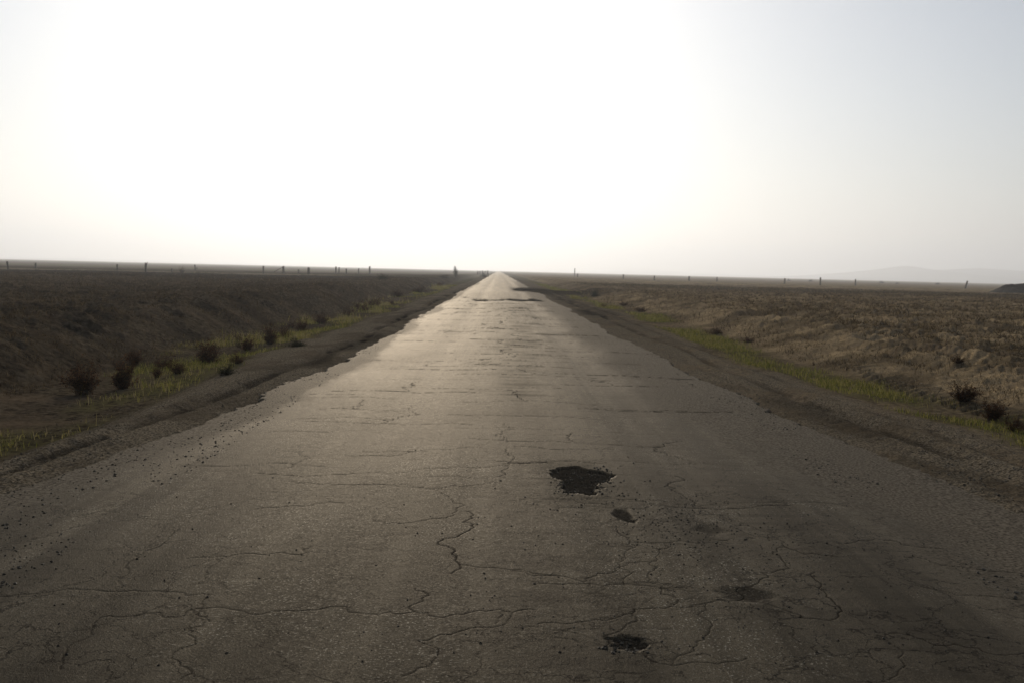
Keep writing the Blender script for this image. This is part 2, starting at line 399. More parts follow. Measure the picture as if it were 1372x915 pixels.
for k, c in enumerate(left_cracks): pc(c, 0.003 if k not in (2, 3, 6) else 0.006, 0.9, k)
for k, c in enumerate(right_cracks): pc(c, 0.003 if k not in (3, 4) else 0.005, 0.9, 100+k)
g = np.random.default_rng(5)  
# cracked web round the wheel track, and side cracks
for k in range(85):
    x0, y0 = pix(g.normal(850, 55), 700 + abs(g.normal(70, 60)))
    a = g.uniform(0, math.pi); L = g.uniform(0.12, 0.4)
    draw([(x0, y0), (x0+L*math.cos(a), y0+L*math.sin(a))], 0.001, 0.5, 0.16, 300+k)
for k in range(40):
    x0, y0 = pix(g.normal(770, 45), g.normal(680, 10))
    a = g.uniform(0, math.pi); L = g.uniform(0.1, 0.35)
    draw([(x0, y0), (x0+L*math.cos(a), y0+L*math.sin(a))], 0.001, 0.5, 0.16, 400+k)
# transverse shrinkage cracks away down the road
yy = 7.0
k = 0
while yy < 60:
    xa = g.uniform(-2.6, 1.6); L = g.uniform(0.5, 2.6)
    pts = [(xa+L*s, yy + 0.22*(vn(s*3.0, k, 8)-0.5) + g.normal()*0.03) for s in np.linspace(0, 1, 5)]
    draw(pts, g.uniform(0.002, 0.010), g.uniform(0.4, 0.9), 0.12, 500+k)
    if k % 3 == 0:
        q = pts[2]; draw([q, (q[0]+g.uniform(-.2, .2), q[1]+g.uniform(0.5, 1.4))], 0.008, 0.8, 0.16, 800+k)
    yy += g.uniform(0.10, 0.40)*(1+yy/40); k += 1
# potholes, worn shapes and the broken strip further on
def blob(px, py, wpx, hpx, seed, depth, soft=0.25):
    x0, y0 = pix(px, py); xa, _ = pix(px+wpx/2, py); _, ya = pix(px, py-hpx/2)
    ax, ay = abs(xa-x0), abs(ya-y0)
    i0 = np.searchsorted(ry, y0-2*ay); i1 = np.searchsorted(ry, y0+2*ay)
    X = (XX[i0:i1]-x0)/ax; Y = (YY[i0:i1]-y0)/ay
    d = np.hypot(X, Y) + (fbm(X*1.1+seed, Y*1.1, seed, 5, 0.6)-0.5)*1.5
    v = sst(1+soft*0.5, 1-soft*0.5, d)*depth
    worn[i0:i1] = np.maximum(worn[i0:i1], v)
    return v, i0, i1
pit = np.zeros((NR, NC))
poly = np.array([pix(*p) for p in [(740,632),(765,628),(800,633),(827,639),(818,648),(806,652),(803,664),(790,668),(757,665),(752,650),(741,641)]])
i0 = np.searchsorted(ry, poly[:, 1].min()-0.4); i1 = np.searchsorted(ry, poly[:, 1].max()+0.4)
X = XX[i0:i1] + (fbm(XX[i0:i1]*6, YY[i0:i1]*6, 5, 5, 0.65)-0.5)*0.26; Y = YY[i0:i1] + (fbm(XX[i0:i1]*6, YY[i0:i1]*6, 6, 5, 0.65)-0.5)*0.36
ins = np.zeros(X.shape, bool)
for a, b in zip(poly, np.roll(poly, -1, 0)):
    ins ^= ((a[1] > Y) != (b[1] > Y)) & (X < (b[0]-a[0])*(Y-a[1])/(b[1]-a[1]+1e-12)+a[0])
pit[i0:i1] = ins*1.0; worn[i0:i1] = np.maximum(worn[i0:i1], ins*0.95)
for b in [(836,694,24,20,21,0.85,0.5),(841,872,46,17,22,0.95,0.6),(1003,802,60,16,23,0.55,0.9),(950,712,45,10,24,0.45,0.9)]:
    v, i0, i1 = blob(*b); pit[i0:i1] = np.maximum(pit[i0:i1], v*0.6)
blob(780, 649, 112, 46, 61, 0.3, 1.3)
for k in range(36):                                    # dull washboard smears in the far lane
    py = 408 + 130*(k/36)**1.4
    blob(g.normal(698, 10+0.06*(py-400)), py, g.uniform(14, 50)*(0.5+(py-363)/140), g.uniform(1.5, 4)*(0.6+(py-400)/160), 40+k, g.uniform(0.12, 0.34), 0.9)
for px, wd in ((645, 26), (668, 22), (694, 40), (716, 26)):
    v, i0, i1 = blob(px, 402.5, wd, 3.0, int(px), 0.9, 0.5); pit[i0:i1] = np.maximum(pit[i0:i1], v)
xn = 0.6*(fbm(XX*0+2, YY*0.5, 71, 4)-0.5) + 0.25*(fbm(XX*2, YY*2.5, 73, 4, 0.6)-0.5) + 0.12*(vn(XX*9, YY*9, 74)-0.5)
lim_l = lim_left(YY); lim_r = lim_right(YY)
brk = np.minimum(XX-lim_l, lim_r-XX) + xn*0.8*(0.5+0.5*sst(3, 10, YY))
inside = sst(-0.015, 0.03, brk)
dark_r = np.exp(-((YY-88)/10)**2)*sst(0.9, 2.0, 0.2+ XX + 1.2*(fbm(XX, YY*0.3, 79, 3)-0.5))  # darker patch on the right of the road at the dirt approach
worn = np.maximum(worn, 0.9*dark_r)
dirt = np.clip(1.2*sst(np.where(XX < 0, 0.75, 1.7), 0.0, brk+0.9*(fbm(XX*0.7, YY*0.12, 76, 4)-0.5)) + 0.36*sst(0.7, 2.4, XX), 0, 1.5)
dirt = dirt*sst(220, 80, YY)
wob_ = 0.5*(fbm(XX*0+4, YY*0.12, 91, 3)-0.5)
smear = 0.9*np.exp(-((XX-0.28-wob_)/0.32)**2) + 0.65*np.exp(-((XX-2.0-wob_)/0.45)**2) + 0.5*np.exp(-((XX+1.7-wob_)/0.3)**2)
smear = np.clip(smear*(0.35+0.9*fbm(XX*1.2, YY*0.6, 93, 4)), 0, 1)
Z = 0.035*(1-((XX-0.3)/3.0)**2) + (fbm(XX*0.5, YY*0.3, 81, 3)-0.5)*0.03
Z = Z + (fbm(XX*18, YY*18, 83, 2)-0.5)*0.0014*sst(40, 15, YY) + (fbm(XX*2.2, YY*0.25, 85, 3)-0.5)*0.008
Z = Z - 0.012*np.exp(-((XX+1.0)/0.35)**2) - 0.014*np.exp(-((XX-1.55)/0.4)**2)
Z = Z + (0.10*np.exp(-((YY-72)/9)**2) - 0.05*np.exp(-((YY-58)/4)**2))
Z = Z - 0.0035*crack*sst(60, 20, YY) - pit*(0.014 + 0.012*(fbm(XX*14, YY*14, 87, 3)-0.5)) - 0.004*worn
Z = np.where(inside > 0, Z, Z) - (1-inside)*0.22
road = mesh_np("road", np.stack([XX.ravel(), YY.ravel(), Z.ravel()], 1), grid_faces(NR, NC), ASPHALT, True,
               dict(crack=crack, worn=np.clip(worn, 0, 1), dirt=dirt, smear=smear))
tag(road, kind="structure")
def road_z(x, y):
    i = np.clip(np.searchsorted(ry, y), 0, NR-1); j = np.clip(np.searchsorted(rx, x), 0, NC-1)
    return Z[i, j]

# ------------------------------------------------------------------ grass, stubble, gravel (stuff)
def blades(name, x, y, z, h, w, tint, lean, mat):
    n = len(x); a = rng.uniform(0, 2*math.pi, n); b = rng.uniform(0, 2*math.pi, n)
    lx, ly = np.cos(b)*lean*h, np.sin(b)*lean*h
    dx, dy = np.cos(a)*w/2, np.sin(a)*w/2
    V = np.empty((n, 5, 3))
    V[:, 0] = np.stack([x-dx, y-dy, z-0.01], 1); V[:, 1] = np.stack([x+dx, y+dy, z-0.01], 1)
    V[:, 2] = np.stack([x+dx*.75+lx*.3, y+dy*.75+ly*.3, z+h*.55], 1); V[:, 3] = np.stack([x-dx*.75+lx*.3, y-dy*.75+ly*.3, z+h*.55], 1)
    V[:, 4] = np.stack([x+lx, y+ly, z+h*np.sqrt(np.clip(1-0.6*lean**2, .1, 1))], 1)
    i = np.arange(n)*5
    Fq = np.concatenate([np.stack([i, i+1, i+2], 1), np.stack([i, i+2, i+3], 1), np.stack([i+3, i+2, i+4], 1)])
    o = mesh_np(name, V.reshape(-1, 3), Fq, mat, True, dict(tint=np.repeat(tint, 5)))
    return tag(o, kind="stuff")
def spread(n, x0, x1, y0, y1, p=1.0):
    """points thinning with distance like 1/y"""
    y = y0*(y1/y0)**(rng.random(n)**p)
    return rng.uniform(x0, x1, n), y

xs, ys = [], []
for n, x0, x1, y0, y1 in ((150000, -7.6, -4.3, 4, 120), (110000, 5.0, 7.5, 6, 150)):
    a, b = spread(n, x0, x1, y0, y1); xs.append(a); ys.append(b)
x = np.concatenate(xs); y = np.concatenate(ys); xmv = meander(x, y)
den = (sst(-7.4, -6.3, xmv)*sst(-4.5, -5.2, xmv) + sst(5.2, 5.8, xmv)*sst(7.2, 6.5, xmv))*sst(0.40, 0.60, fbm(x*0.5, y*0.22, 61, 4) + 0.14*sst(1, 3, x)*sst(17, 10, y))*np.where(x < 0, 0.45+0.55*sst(8, 22, y), 1.0)
den = den*(0.08+0.8*sst(0.42, 0.64, fbm(x*2.3, y*2.3, 95, 3)+0.04))
keep = rng.random(len(x)) < den; x, y = x[keep], y[keep]
st = sst(0.42, 0.56, fbm(x*0.35+5, y*0.16, 97, 3) + 0.08*sst(16, 9, y)*(x < 0))*np.where(x < 0, 1.0, 0.25)       # straw coloured tall patches
tall = st*sst(0.55, 0.7, fbm(x*1.6, y*1.2, 99, 3))
far = 1+np.clip(y-10, 0, 90)/28
tint = np.clip(0.12+0.75*rng.random(len(x))**1.1 + 0.42*st*rng.random(len(x))**0.5 - 0.12*(rng.random(len(x)) < 0.3), 0, 1)
blades("verge_grass", x, y, ground_z(x, y), (0.03+0.075*rng.random(len(x)) + 0.32*tall*rng.random(len(x)))*(0.8+0.2*far), (0.004+0.004*rng.random(len(x)))*far,
       tint, rng.uniform(0.15, 0.8, len(x)), GRASS)
xs, ys, hs = [], [], []
for n, x0, x1, y0, y1 in ((480000, 6.8, 60, 9, 140), (150000, -60, -6.8, 9, 120)):
    u = rng.random(n)**0.62; y = y0*(y1/y0)**u
    x = np.sign(x0+x1)*(6.8 + rng.random(n)*np.clip(0.62*y+4-6.8, 0.5, 70)); xs.append(x); ys.append(y)
x = np.concatenate(xs); y = np.concatenate(ys)
cl = fbm(x*1.3, y*0.9, 25, 4); den = 0.15+0.85*sst(0.42, 0.64, fbm(x*1.4, y*1.1, 105, 5, 0.6))
den = den*np.where((x > 0) & (x < 9.6), 0.35, 1.0)
keep = rng.random(len(x)) < den; x, y = x[keep], y[keep]
far = 1+np.clip(y-10, 0, 130)/22
tint = np.clip(rng.random(len(x))**1.4*np.where(x > 0, 1.0, 0.8), 0, 1)
blades("dry_stubble_grass", x, y, ground_z(x, y), (0.015+0.085*rng.random(len(x))**2.5)*np.minimum(far, 2.0), (0.004+0.006*rng.random(len(x)))*far,
       tint, rng.uniform(0.4, 1.25, len(x)), STRAW)

def stones(name, x, y, z, s, tint):
    base = np.array([(1,0,0),(-1,0,0),(0,1,0),(0,-1,0),(0,0,1),(0,0,-1)], float)
    tri = np.array([(0,2,4),(2,1,4),(1,3,4),(3,0,4),(2,0,5),(1,2,5),(3,1,5),(0,3,5)])
    n = len(x); a = rng.uniform(0, 6.28, n)
    V = base[None]*rng.uniform(0.55, 1.25, (n, 6, 1))*s[:, None, None]*np.stack([np.ones(n), rng.uniform(.6, 1.1, n), rng.uniform(.4, .75, n)], 1)[:, None]
    c, q = np.cos(a)[:, None], np.sin(a)[:, None]
    V = np.stack([V[..., 0]*c-V[..., 1]*q, V[..., 0]*q+V[..., 1]*c, V[..., 2]], -1) + np.stack([x, y, z+0.25*s], 1)[:, None]
    Fq = (tri[None] + (np.arange(n)*6)[:, None, None]).reshape(-1, 3)
    return tag(mesh_np(name, V.reshape(-1, 3), Fq, STONE, False, dict(tint=np.repeat(tint, 6))), kind="stuff")
px_ = np.concatenate([rng.normal(905, 45, 700), rng.normal(1010, 90, 700), rng.uniform(620, 1372, 700), rng.uniform(0, 700, 260)])
py_ = np.concatenate([rng.normal(700, 22, 700), rng.normal(735, 45, 700), rng.uniform(560, 900, 700), rng.uniform(600, 900, 260)])
P = np.array([pix(a, max(b, 560)) for a, b in zip(px_, py_)]); P = P[(P[:, 0] < 3.6) & (P[:, 0] > -3.0)]
n1 = len(P)
s1 = 0.0028+0.0070*rng.random(n1)**3
a, b = spread(12000, 2.7, 5.6, 4, 45); c, d = spread(10000, -5.2, -2.4, 4, 45)
keepa = fbm(a*1.2, b*0.6, 111, 3) > 0.5; keepc = fbm(c*1.2, d*0.6, 113, 3) > 0.48
a, b, c, d = a[keepa], b[keepa], c[keepc], d[keepc]
gx_ = np.concatenate([a, c]); gy_ = np.concatenate([b, d])
zz = np.maximum(ground_z(gx_, gy_), np.where((gx_ > -4.4) & (gx_ < 4.7), road_z(gx_, gy_), -9))
X = np.concatenate([P[:, 0], gx_]); Y = np.concatenate([P[:, 1], gy_]); ZZ = np.concatenate([road_z(P[:, 0], P[:, 1]), zz])
S = np.concatenate([s1, 0.004+0.011*rng.random(len(gx_))**2.5])
Pp = np.array([pix(a, b) for a, b in zip(np.concatenate([rng.uniform(742, 822, 260), rng.normal(784, 48, 160), rng.normal(841, 18, 70)]), np.concatenate([rng.uniform(630, 667, 260), rng.normal(652, 20, 160), rng.normal(872, 8, 70)]))])
X = np.concatenate([X, Pp[:, 0]]); Y = np.concatenate([Y, Pp[:, 1]]); ZZ = np.concatenate([ZZ, road_z(Pp[:, 0], Pp[:, 1])]); S = np.concatenate([S, 0.004+0.011*rng.random(len(Pp))**2.5])
TT = np.concatenate([rng.random(n1)**3*0.5, rng.random(len(gx_)), rng.random(len(Pp))*0.8])
stones("loose_gravel", X, Y, ZZ, S, TT)

# ------------------------------------------------------------------ bushes
def tubes(paths, radii):
    V, Fq = [], []; o = 0
    for p, r in zip(paths, radii):
        k = len(p)
        for i, q in enumerate(p):
            t = p[min(i+1, k-1)]-p[max(i-1, 0)]; t = t/max(np.linalg.norm(t), 1e-9)
            u = np.cross(t, (0.31, 0.9, 0.2)); u /= max(np.linalg.norm(u), 1e-9); v = np.cross(t, u)
            rr_ = r*(1-0.75*i/(k-1))
            for m in range(3):
                w = 2*math.pi*m/3; V.append(q + rr_*(math.cos(w)*u+math.sin(w)*v))
        for i in range(k-1):
            for m in range(3):
                Fq.append((o+i*3+m, o+i*3+(m+1) % 3, o+i*3+3+(m+1) % 3, o+i*3+3+m))
        o += 3*k
    return np.array(V), np.array(Fq)
def bush_meshes(seed, nst=90, nleaf=3400, upright=0.5, leafmat=LEAF, lsize=0.035, base_leaf=0.12):
    """a unit bush: about 1 wide and 1 high"""
    g = np.random.default_rng(seed); paths, radii, tips = [], [], []
    lob = g.uniform(0.4, 1.2, 9)
    for k in range(nst):
        az = g.uniform(0, 2*math.pi); el = math.acos(1-g.random()*(1.05-upright))
        L = g.uniform(0.55, 1.0)*lob[int(az/0.7) % 9]*0.95
        d = np.array([math.cos(az)*math.sin(el)*0.62, math.sin(az)*math.sin(el)*0.62, math.cos(el)])
        b = np.array([g.normal()*0.05, g.normal()*0.05, 0.0]); p = [b]
        for s in range(5):
            d2 = d + g.normal(size=3)*0.16; d2[2] += 0.05*(s-1); p.append(p[-1]+d2*L/5)
        p = np.array(p); p[:, 2] = np.maximum(p[:, 2], 0.0); paths.append(p); radii.append(g.uniform(0.004, 0.010)); tips.append(p)
        for q in range(2):
            s = g.integers(2, 5); e = p[s] + (d+g.normal(size=3)*0.5)*L*0.28
            tp = np.array([p[s], (p[s]+e)/2+g.normal(size=3)*0.02, e]); paths.append(tp); radii.append(0.0035); tips.append(tp)
    V, Fq = tubes(paths, radii)
    tw = mesh_np("stems", V, Fq, TWIG, True, dict(tint=g.random(len(V))))
    idx = g.integers(0, len(tips), nleaf); pos = np.empty((nleaf, 3))
    for i, k in enumerate(idx):
        t = tips[k]; u = (base_leaf+(1-base_leaf)*g.random()**0.7)*(len(t)-1); j = min(int(u), len(t)-2)
        pos[i] = t[j]+(t[j+1]-t[j])*(u-j)
    pos += g.normal(size=pos.shape)*0.022
    pos[:, 2] = np.maximum(pos[:, 2], 0.01)
    n = nleaf; A = g.normal(size=(n, 3)); A[:, 2] += 0.5; A /= np.linalg.norm(A, axis=1)[:, None]
    B = np.cross(A, g.normal(size=(n, 3))); B /= np.linalg.norm(B, axis=1)[:, None]
    s = lsize*g.uniform(0.5, 1.4, (n, 1)); w = s*g.uniform(0.18, 0.4, (n, 1))
    Vl = np.stack([pos, pos+A*s*.5+B*w, pos+A*s, pos+A*s*.5-B*w], 1).reshape(-1, 3)
    fo = mesh_np("foliage", Vl, np.arange(n*4).reshape(-1, 4), leafmat, True, dict(tint=np.repeat(g.random(n)**1.3, 4)))
    COL.objects.unlink(tw); COL.objects.unlink(fo)
    return tw, fo
PROTO = [bush_meshes(1, 110, 4200, 0.55), bush_meshes(2, 90, 3600, 0.45), bush_meshes(3, 100, 3600, 0.30), bush_meshes(4, 80, 2600, 0.35),
         bush_meshes(5, 80, 3200, 0.15, GREENLEAF, 0.045), bush_meshes(6, 60, 2600, 0.75, GREENLEAF, 0.05),
         bush_meshes(7, 45, 260, 0.55, LEAF, 0.03, 0.5)]
def bush(name, proto, px, base, wpx, hpx, label, group=None, rot=None):
    z = 0.0
    for _ in range(8):                                  # settle the foot on the terrain
        x, y = pix(px, base, z); zn = float(ground_z(np.array([x]), np.array([y]))[0]); z = 0.5*z+0.5*zn
    z = zn - 0.01
    d = math.hypot(y, 1.6)
    o = bpy.data.objects.new(name, None); COL.objects.link(o); o.empty_display_size = 0.2
    o.location = (x, y, z); o.rotation_euler = (0, 0, px*0.37 if rot is None else rot)
    sx = wpx/F*d/0.95; sz = hpx/F*d/0.86; o.scale = (sx, sx*0.95, sz)
    for q in PROTO[proto]:
        c = q.copy(); COL.objects.link(c); c.parent = o
    tag(o, label, "bush" if "grass" not in name else "grass tuft", group)
    return o
LB = "bushes along the foot of the left bank"; RB = "bushes beside the right verge"
for a in [
    ("dry_bush", 0, 112, 528, 54, 48, "large rusty dry bush on the left, nearest the camera of the row below the bank", LB),
    ("dry_bush", 1, 165, 520, 46, 52, "tallest rusty dry bush on the left, close behind the nearest one", LB),
    ("dry_bush", 2, 278, 485, 47, 35, "rounded dark bush standing alone halfway up the left bank", LB),
    ("dry_bush", 3, 220, 493, 36, 18, "low sparse brown bush between the two large left bushes and the rounded one", LB),
    ("green_bush", 4, 303, 501, 32, 15, "low dark green bush at the dirt shoulder in front of the rounded bush", LB),
    ("dry_bush", 3, 318, 486, 26, 16, "small brown bush just right of the rounded dark bush", LB),
    ("dry_bush", 1, 331, 469, 28, 23, "upright brown bush behind and right of the rounded dark bush", LB),
    ("dry_bush", 0, 362, 461, 28, 27, "tall reddish bush on the left bank beside pale straw grass", LB),
    ("dry_bush", 2, 382, 453, 24, 20, "reddish bush touching the tall one beside the pale straw grass", LB),
    ("green_bush", 4, 398, 464, 32, 13, "flat dark green bush at the edge of the left verge grass", LB),
    ("dry_bush", 1, 405, 444, 24, 20, "brown bush in front of the first patch of tall straw grass", LB),
    ("dry_bush", 2, 430, 434, 30, 17, "wide brown bush on the left bank just before the tall straw tufts", LB),
    ("dry_bush", 3, 466, 423, 22, 12, "small brown bush among the tall straw tufts on the left", LB),
    ("dry_bush", 2, 486, 417, 30, 15, "wide dark bush behind the tall straw tufts on the left", LB),
    ("dry_bush", 0, 503, 411, 20, 12, "narrow dark bush behind the wide one past the straw tufts", LB),
    ("dry_bush", 2, 532, 398, 26, 11, "dark rust bush at the top of the left bank far down the road", LB),
    ("dry_bush", 3, 562, 392, 32, 9, "long low rust bush far down the left verge", LB),
    ("dry_bush", 1, 590, 384, 20, 7, "tiny rust bush where the left verge closes on the road", LB),
    ("green_bush", 4, 513, 375.5, 22, 8.5, "dark domed bush alone in the far left field", None),
    ("green_bush", 5, 610.5, 372, 8, 14, "thin upright dark shrub beside the road near the horizon", None),
    ("green_bush", 4, 594, 372, 20, 5, "flat dull bush left of the thin upright shrub near the horizon", None),
    ("green_bush", 4, 649, 371.5, 15, 5.5, "dark low bush at the left road edge by the horizon", None),
    ("bare_bush", 6, 244, 367.5, 14, 12, "leafless twiggy bush on the left fence line", None),
    ("dry_bush", 0, 1291, 537, 50, 28, "broad dry bush on the right bank, upper left of two", RB),
    ("dry_bush", 1, 1329, 562, 46, 36, "largest dark bush on the right bank, at the verge", RB),
    ("dry_bush", 3, 1360, 577, 34, 22, "low brown bush at the right frame edge beside the largest one", RB),
    ("dry_bush", 3, 1284, 491, 26, 12, "small low bush up on the right field above the broad dry bush", RB),
    ("dry_bush", 2, 1003, 459, 22, 10, "low dark bush at the upper edge of the right green strip", RB),
    ("dry_bush", 3, 960, 448, 26, 10, "low brown bush on the right bank left of the dark one by the green strip", RB),
    ("dry_bush", 2, 859, 418, 24, 9, "dark bush on the right bank beside the bright green grass", RB),
    ("green_bush", 4, 797, 398, 16, 12, "rounded grey green bush beyond the dirt approach on the right", RB),
    ("dry_bush", 3, 836, 410, 17, 7, "small brown bush between the rounded grey green bush and the bright green grass", RB),
    ("dry_bush", 3, 808, 412, 13, 5, "small low bush at the right shoulder in front of the rounded grey green bush", RB)]:
    bush(*a)
gw = np.random.default_rng(11)
for k in range(16):
    yb = 400 + 118*gw.random()**1.5; xb = 668 - (3.1 + 1.5*gw.random())*(yb-363)
    if xb < 20: continue
    sz = (yb-362)*gw.uniform(0.10, 0.2)
    bush("weed_clump", int(gw.choice([0, 1, 3, 6])), xb, yb, sz*1.1, sz*gw.uniform(0.6, 1.1), "small rusty weed clump growing in the left verge between the larger bushes", "weed clumps along the left verge")
for px, base, w, h in ((1057, 376.8, 6, 3), (1086, 377.6, 7, 3.4), (1181, 379.8, 9, 3.4), (1256, 381.6, 8, 3), (1202, 380.6, 5, 2.4)):
    bush("field_shrub", 4, px, base, w, h, "tiny dark shrub on the far skyline of the right field", "shrubs on the right skyline")

# ------------------------------------------------------------------ fence posts
def loft(rings):
    V = np.concatenate(rings); k = len(rings[0]); Fq = []
    for i in range(len(rings)-1):
        for m in range(k):
            Fq.append((i*k+m, i*k+(m+1) % k, (i+1)*k+(m+1) % k, (i+1)*k+m))
    return V, Fq
def round_post(h, r, seed, bend=0.03, k=9):
    g = np.random.default_rng(seed); rings = []
    zs = [-0.3, 0, h*.3, h*.6, h*.9, h, h+0.012]; off = np.cumsum(g.normal(size=(len(zs), 2))*bend*h*.3, 0)
    ph = g.uniform(0.85, 1.15, k)
    for i, z in enumerate(zs):
        rr_ = r*(1.08-0.16*max(z, 0)/h)*(0.55 if i == len(zs)-1 else 1)
        a = np.arange(k)*2*math.pi/k
        rings.append(np.stack([off[i, 0]+rr_*ph*np.cos(a), off[i, 1]+rr_*ph*np.sin(a), np.full(k, z)], 1))
    V, Fq = loft(rings)
    V = np.concatenate([V, V[-k:].mean(0)[None]]); c = len(V)-1; n = len(rings)-1
    for m in range(k): Fq.append((n*k+m, n*k+(m+1) % k, c, c))
    return V, [tuple(dict.fromkeys(f)) for f in Fq]
def mesh_poly(name, V, faces, mat, parent=None, link=True):
    me = bpy.data.meshes.new(name); me.from_pydata([tuple(v) for v in V], [], faces); me.materials.append(mat)
    for p in me.polygons: p.use_smooth = True
    o = bpy.data.objects.new(name, me)
    if link: COL.objects.link(o)
    if parent: o.parent = parent
    return o
def stick(a, b, r0, r1, k=7):
    a, b = np.array(a, float), np.array(b, float); t = (b-a)/np.linalg.norm(b-a)
    u = np.cross(t, (0, 1, 0.2)); u /= np.linalg.norm(u); v = np.cross(t, u); an = np.arange(k)*2*math.pi/k
    rings = [a+(r0*np.cos(an))[:, None]*u+(r0*np.sin(an))[:, None]*v, b+(r1*np.cos(an))[:, None]*u+(r1*np.sin(an))[:, None]*v]
    V, Fq = loft(rings); return V, Fq+[tuple(range(k))[::-1], tuple(range(k, 2*k))]
def foot(px, base):
    z = 0.0
    for _ in range(8):
        x, y = pix(px, base, z); zn = float(ground_z(np.array([x]), np.array([y]))[0]); z = 0.5*z+0.5*zn
    return x, y, zn
PM = {}
def post(px, base, hpx, rpx, label, group, lean=0.0, seed=0, extra=None, name="fence_post", cat="fence post"):
    x, y, z = foot(px, base); d = y; h = hpx/F*d; r = max(rpx/F*d/2, 0.035)
    V, Fq = round_post(h, r, seed)
    root = bpy.data.objects.new(name, None); COL.objects.link(root); root.location = (x, y, z); root.rotation_euler = (0, lean, 0)
    mesh_poly("post_shaft", V, Fq, WOOD, root)
    if extra == "fork":
        for q, s in ((-1, .75), (1, 1.0)):
            V, Fq = stick((0, 0, h*.72), (q*h*.16*s, 0.02, h*(1.02+.16*s)), r*.8, r*.35); mesh_poly("forked_limb", V, Fq, WOOD, root)
    elif extra == "brace":
        V, Fq = stick((-1.7, 0.02, h*.28), (-0.02, 0.02, h*.92), 0.06, 0.055); mesh_poly("diagonal_brace", V, Fq, WOOD, root)
    elif extra == "arm":
        V, Fq = stick((0.0, 0, h*.42), (h*.42, 0.05, h*.34), r*.7, r*.4); mesh_poly("broken_rail", V, Fq, WOOD, root)
    # wire clips
    for q in (0.5, 0.85):
        V, Fq = stick((-r*1.25, -r*.9, h*q), (r*1.25, -r*.9, h*q+.01), 0.012, 0.012, 5); mesh_poly("wire_staple", V, Fq, STEEL, root)
    tag(root, label, cat, group); return root
LF = "wooden posts of the fence across the left field"; RF = "wooden posts of the fence across the right field"
post(11, 360.8, 10.5, 2.6, "leaning wooden post at the far left end of the left field's fence", LF, -0.16, 1)
post(47.5, 361, 8.5, 2.4, "short thick post, second from the left frame edge", LF, 0.03, 2)
post(157, 363, 8.5, 2.0, "plain thin post left of the forked post in the left field", LF, 0.0, 3)
post(195, 365, 11, 2.6, "tall forked post with two limbs at its top", LF, 0.05, 4, "fork")
post(230, 365.5, 5.5, 2.0, "stubby post just left of the leafless bush", LF, 0.05, 5)
post(262, 363, 8, 2.0, "leaning post with a broken rail hanging from its side", LF, -0.14, 6, "arm")
post(353, 367.5, 10.5, 2.0, "straight post left of the one with the diagonal brace", LF, 0.0, 7)
post(380.5, 367.5, 10.5, 2.6, "post propped by a long diagonal brace", LF, -0.04, 8, "brace")
post(400, 366.5, 5, 1.8, "short stub of a post right of the diagonal brace", LF, 0.0, 9)
post(413.5, 368.5, 9.5, 3.0, "thick dark post on its own right of the braced post", LF, 0.0, 10)
post(450, 367.5, 9.5, 2.0, "left one of a close pair of fence posts", LF, -0.02, 11)
post(453.8, 367.5, 8.5, 1.8, "right one of a close pair of fence posts", LF, 0.03, 12)
post(463.5, 367.5, 7.5, 1.8, "slim low post right of the close pair", LF, 0.0, 13)
post(480.5, 367.5, 7.5, 1.8, "slim low post left of the tall post by the domed bush", LF, 0.0, 14)
post(495.5, 368, 10.5, 2.2, "tall post nearest the dark domed bush, right end of the left fence", LF, 0.0, 15)
for k, (px, h) in enumerate(((640, 5.5), (643, 4.8), (646.5, 5.8), (650, 5.0), (653.5, 5.6))):
    post(px, 368.4, h, 1.4, "short grey post in the cluster left of the road's vanishing point", "posts clustered near the end of the road", 0.0, 20+k)
post(770, 371, 11, 1.2, "tall thin pole beside the road's right edge at the horizon", None, 0.0, 30, name="marker_pole", cat="pole")
post(773.8, 371.5, 4.5, 1.8, "short post at the foot of the tall thin pole", RF, 0.0, 31)
post(835, 374, 6, 2.2, "stout post, first past the thin pole on the right", RF, 0.0, 32)
post(876.5, 376, 6.5, 1.8, "slim post, second past the thin pole on the right", RF, 0.02, 33)
post(923, 376.5, 6, 2.2, "stout post, third past the thin pole on the right", RF, 0.0, 34)
post(960.5, 377.5, 6, 1.6, "slim post, fourth past the thin pole on the right", RF, 0.0, 35)
post(1051, 381.2, 8, 2.2, "slightly leaning post, leftmost of three spread along the middle of the right fence", RF, 0.06, 36)
post(1099, 382.5, 10.5, 2.2, "tallest post of the right fence", RF, 0.0, 37)
post(1146, 383, 8.5, 1.8, "thin post just right of the tallest post of the right fence", RF, 0.0, 38)
post(1293.5, 387, 10.5, 2.2, "strongly leaning post near the soil mound on the right", RF, 0.24, 39)

# ------------------------------------------------------------------ soil mound and hills
x0, y0, z0 = foot(1378, 393.5)
n = 72; u = np.linspace(-1, 1, n); UX, UY = np.meshgrid(u, u)
rad_ = np.hypot(UX, UY)
hgt = np.clip(1-rad_, 0, 1)**0.85*(0.8+0.5*fbm(UX*2.2+3, UY*2.2, 201, 4)) + (fbm(UX*7, UY*7, 205, 3)-0.5)*0.22*sst(1, 0.8, rad_) + 0.18*np.exp(-((UX+.45)**2+(UY)**2)/.04)
sc = y0/F
V = np.stack([UX.ravel()*42*sc, UY.ravel()*30*sc, hgt.ravel()*15*sc - 0.06], 1)
mound = mesh_np("soil_mound", V, grid_faces(n, n), HEAP, True, None, None, (x0, y0+2.5, z0))
tag(mound, "dark heap of dug soil at the right edge of the field", "soil mound")

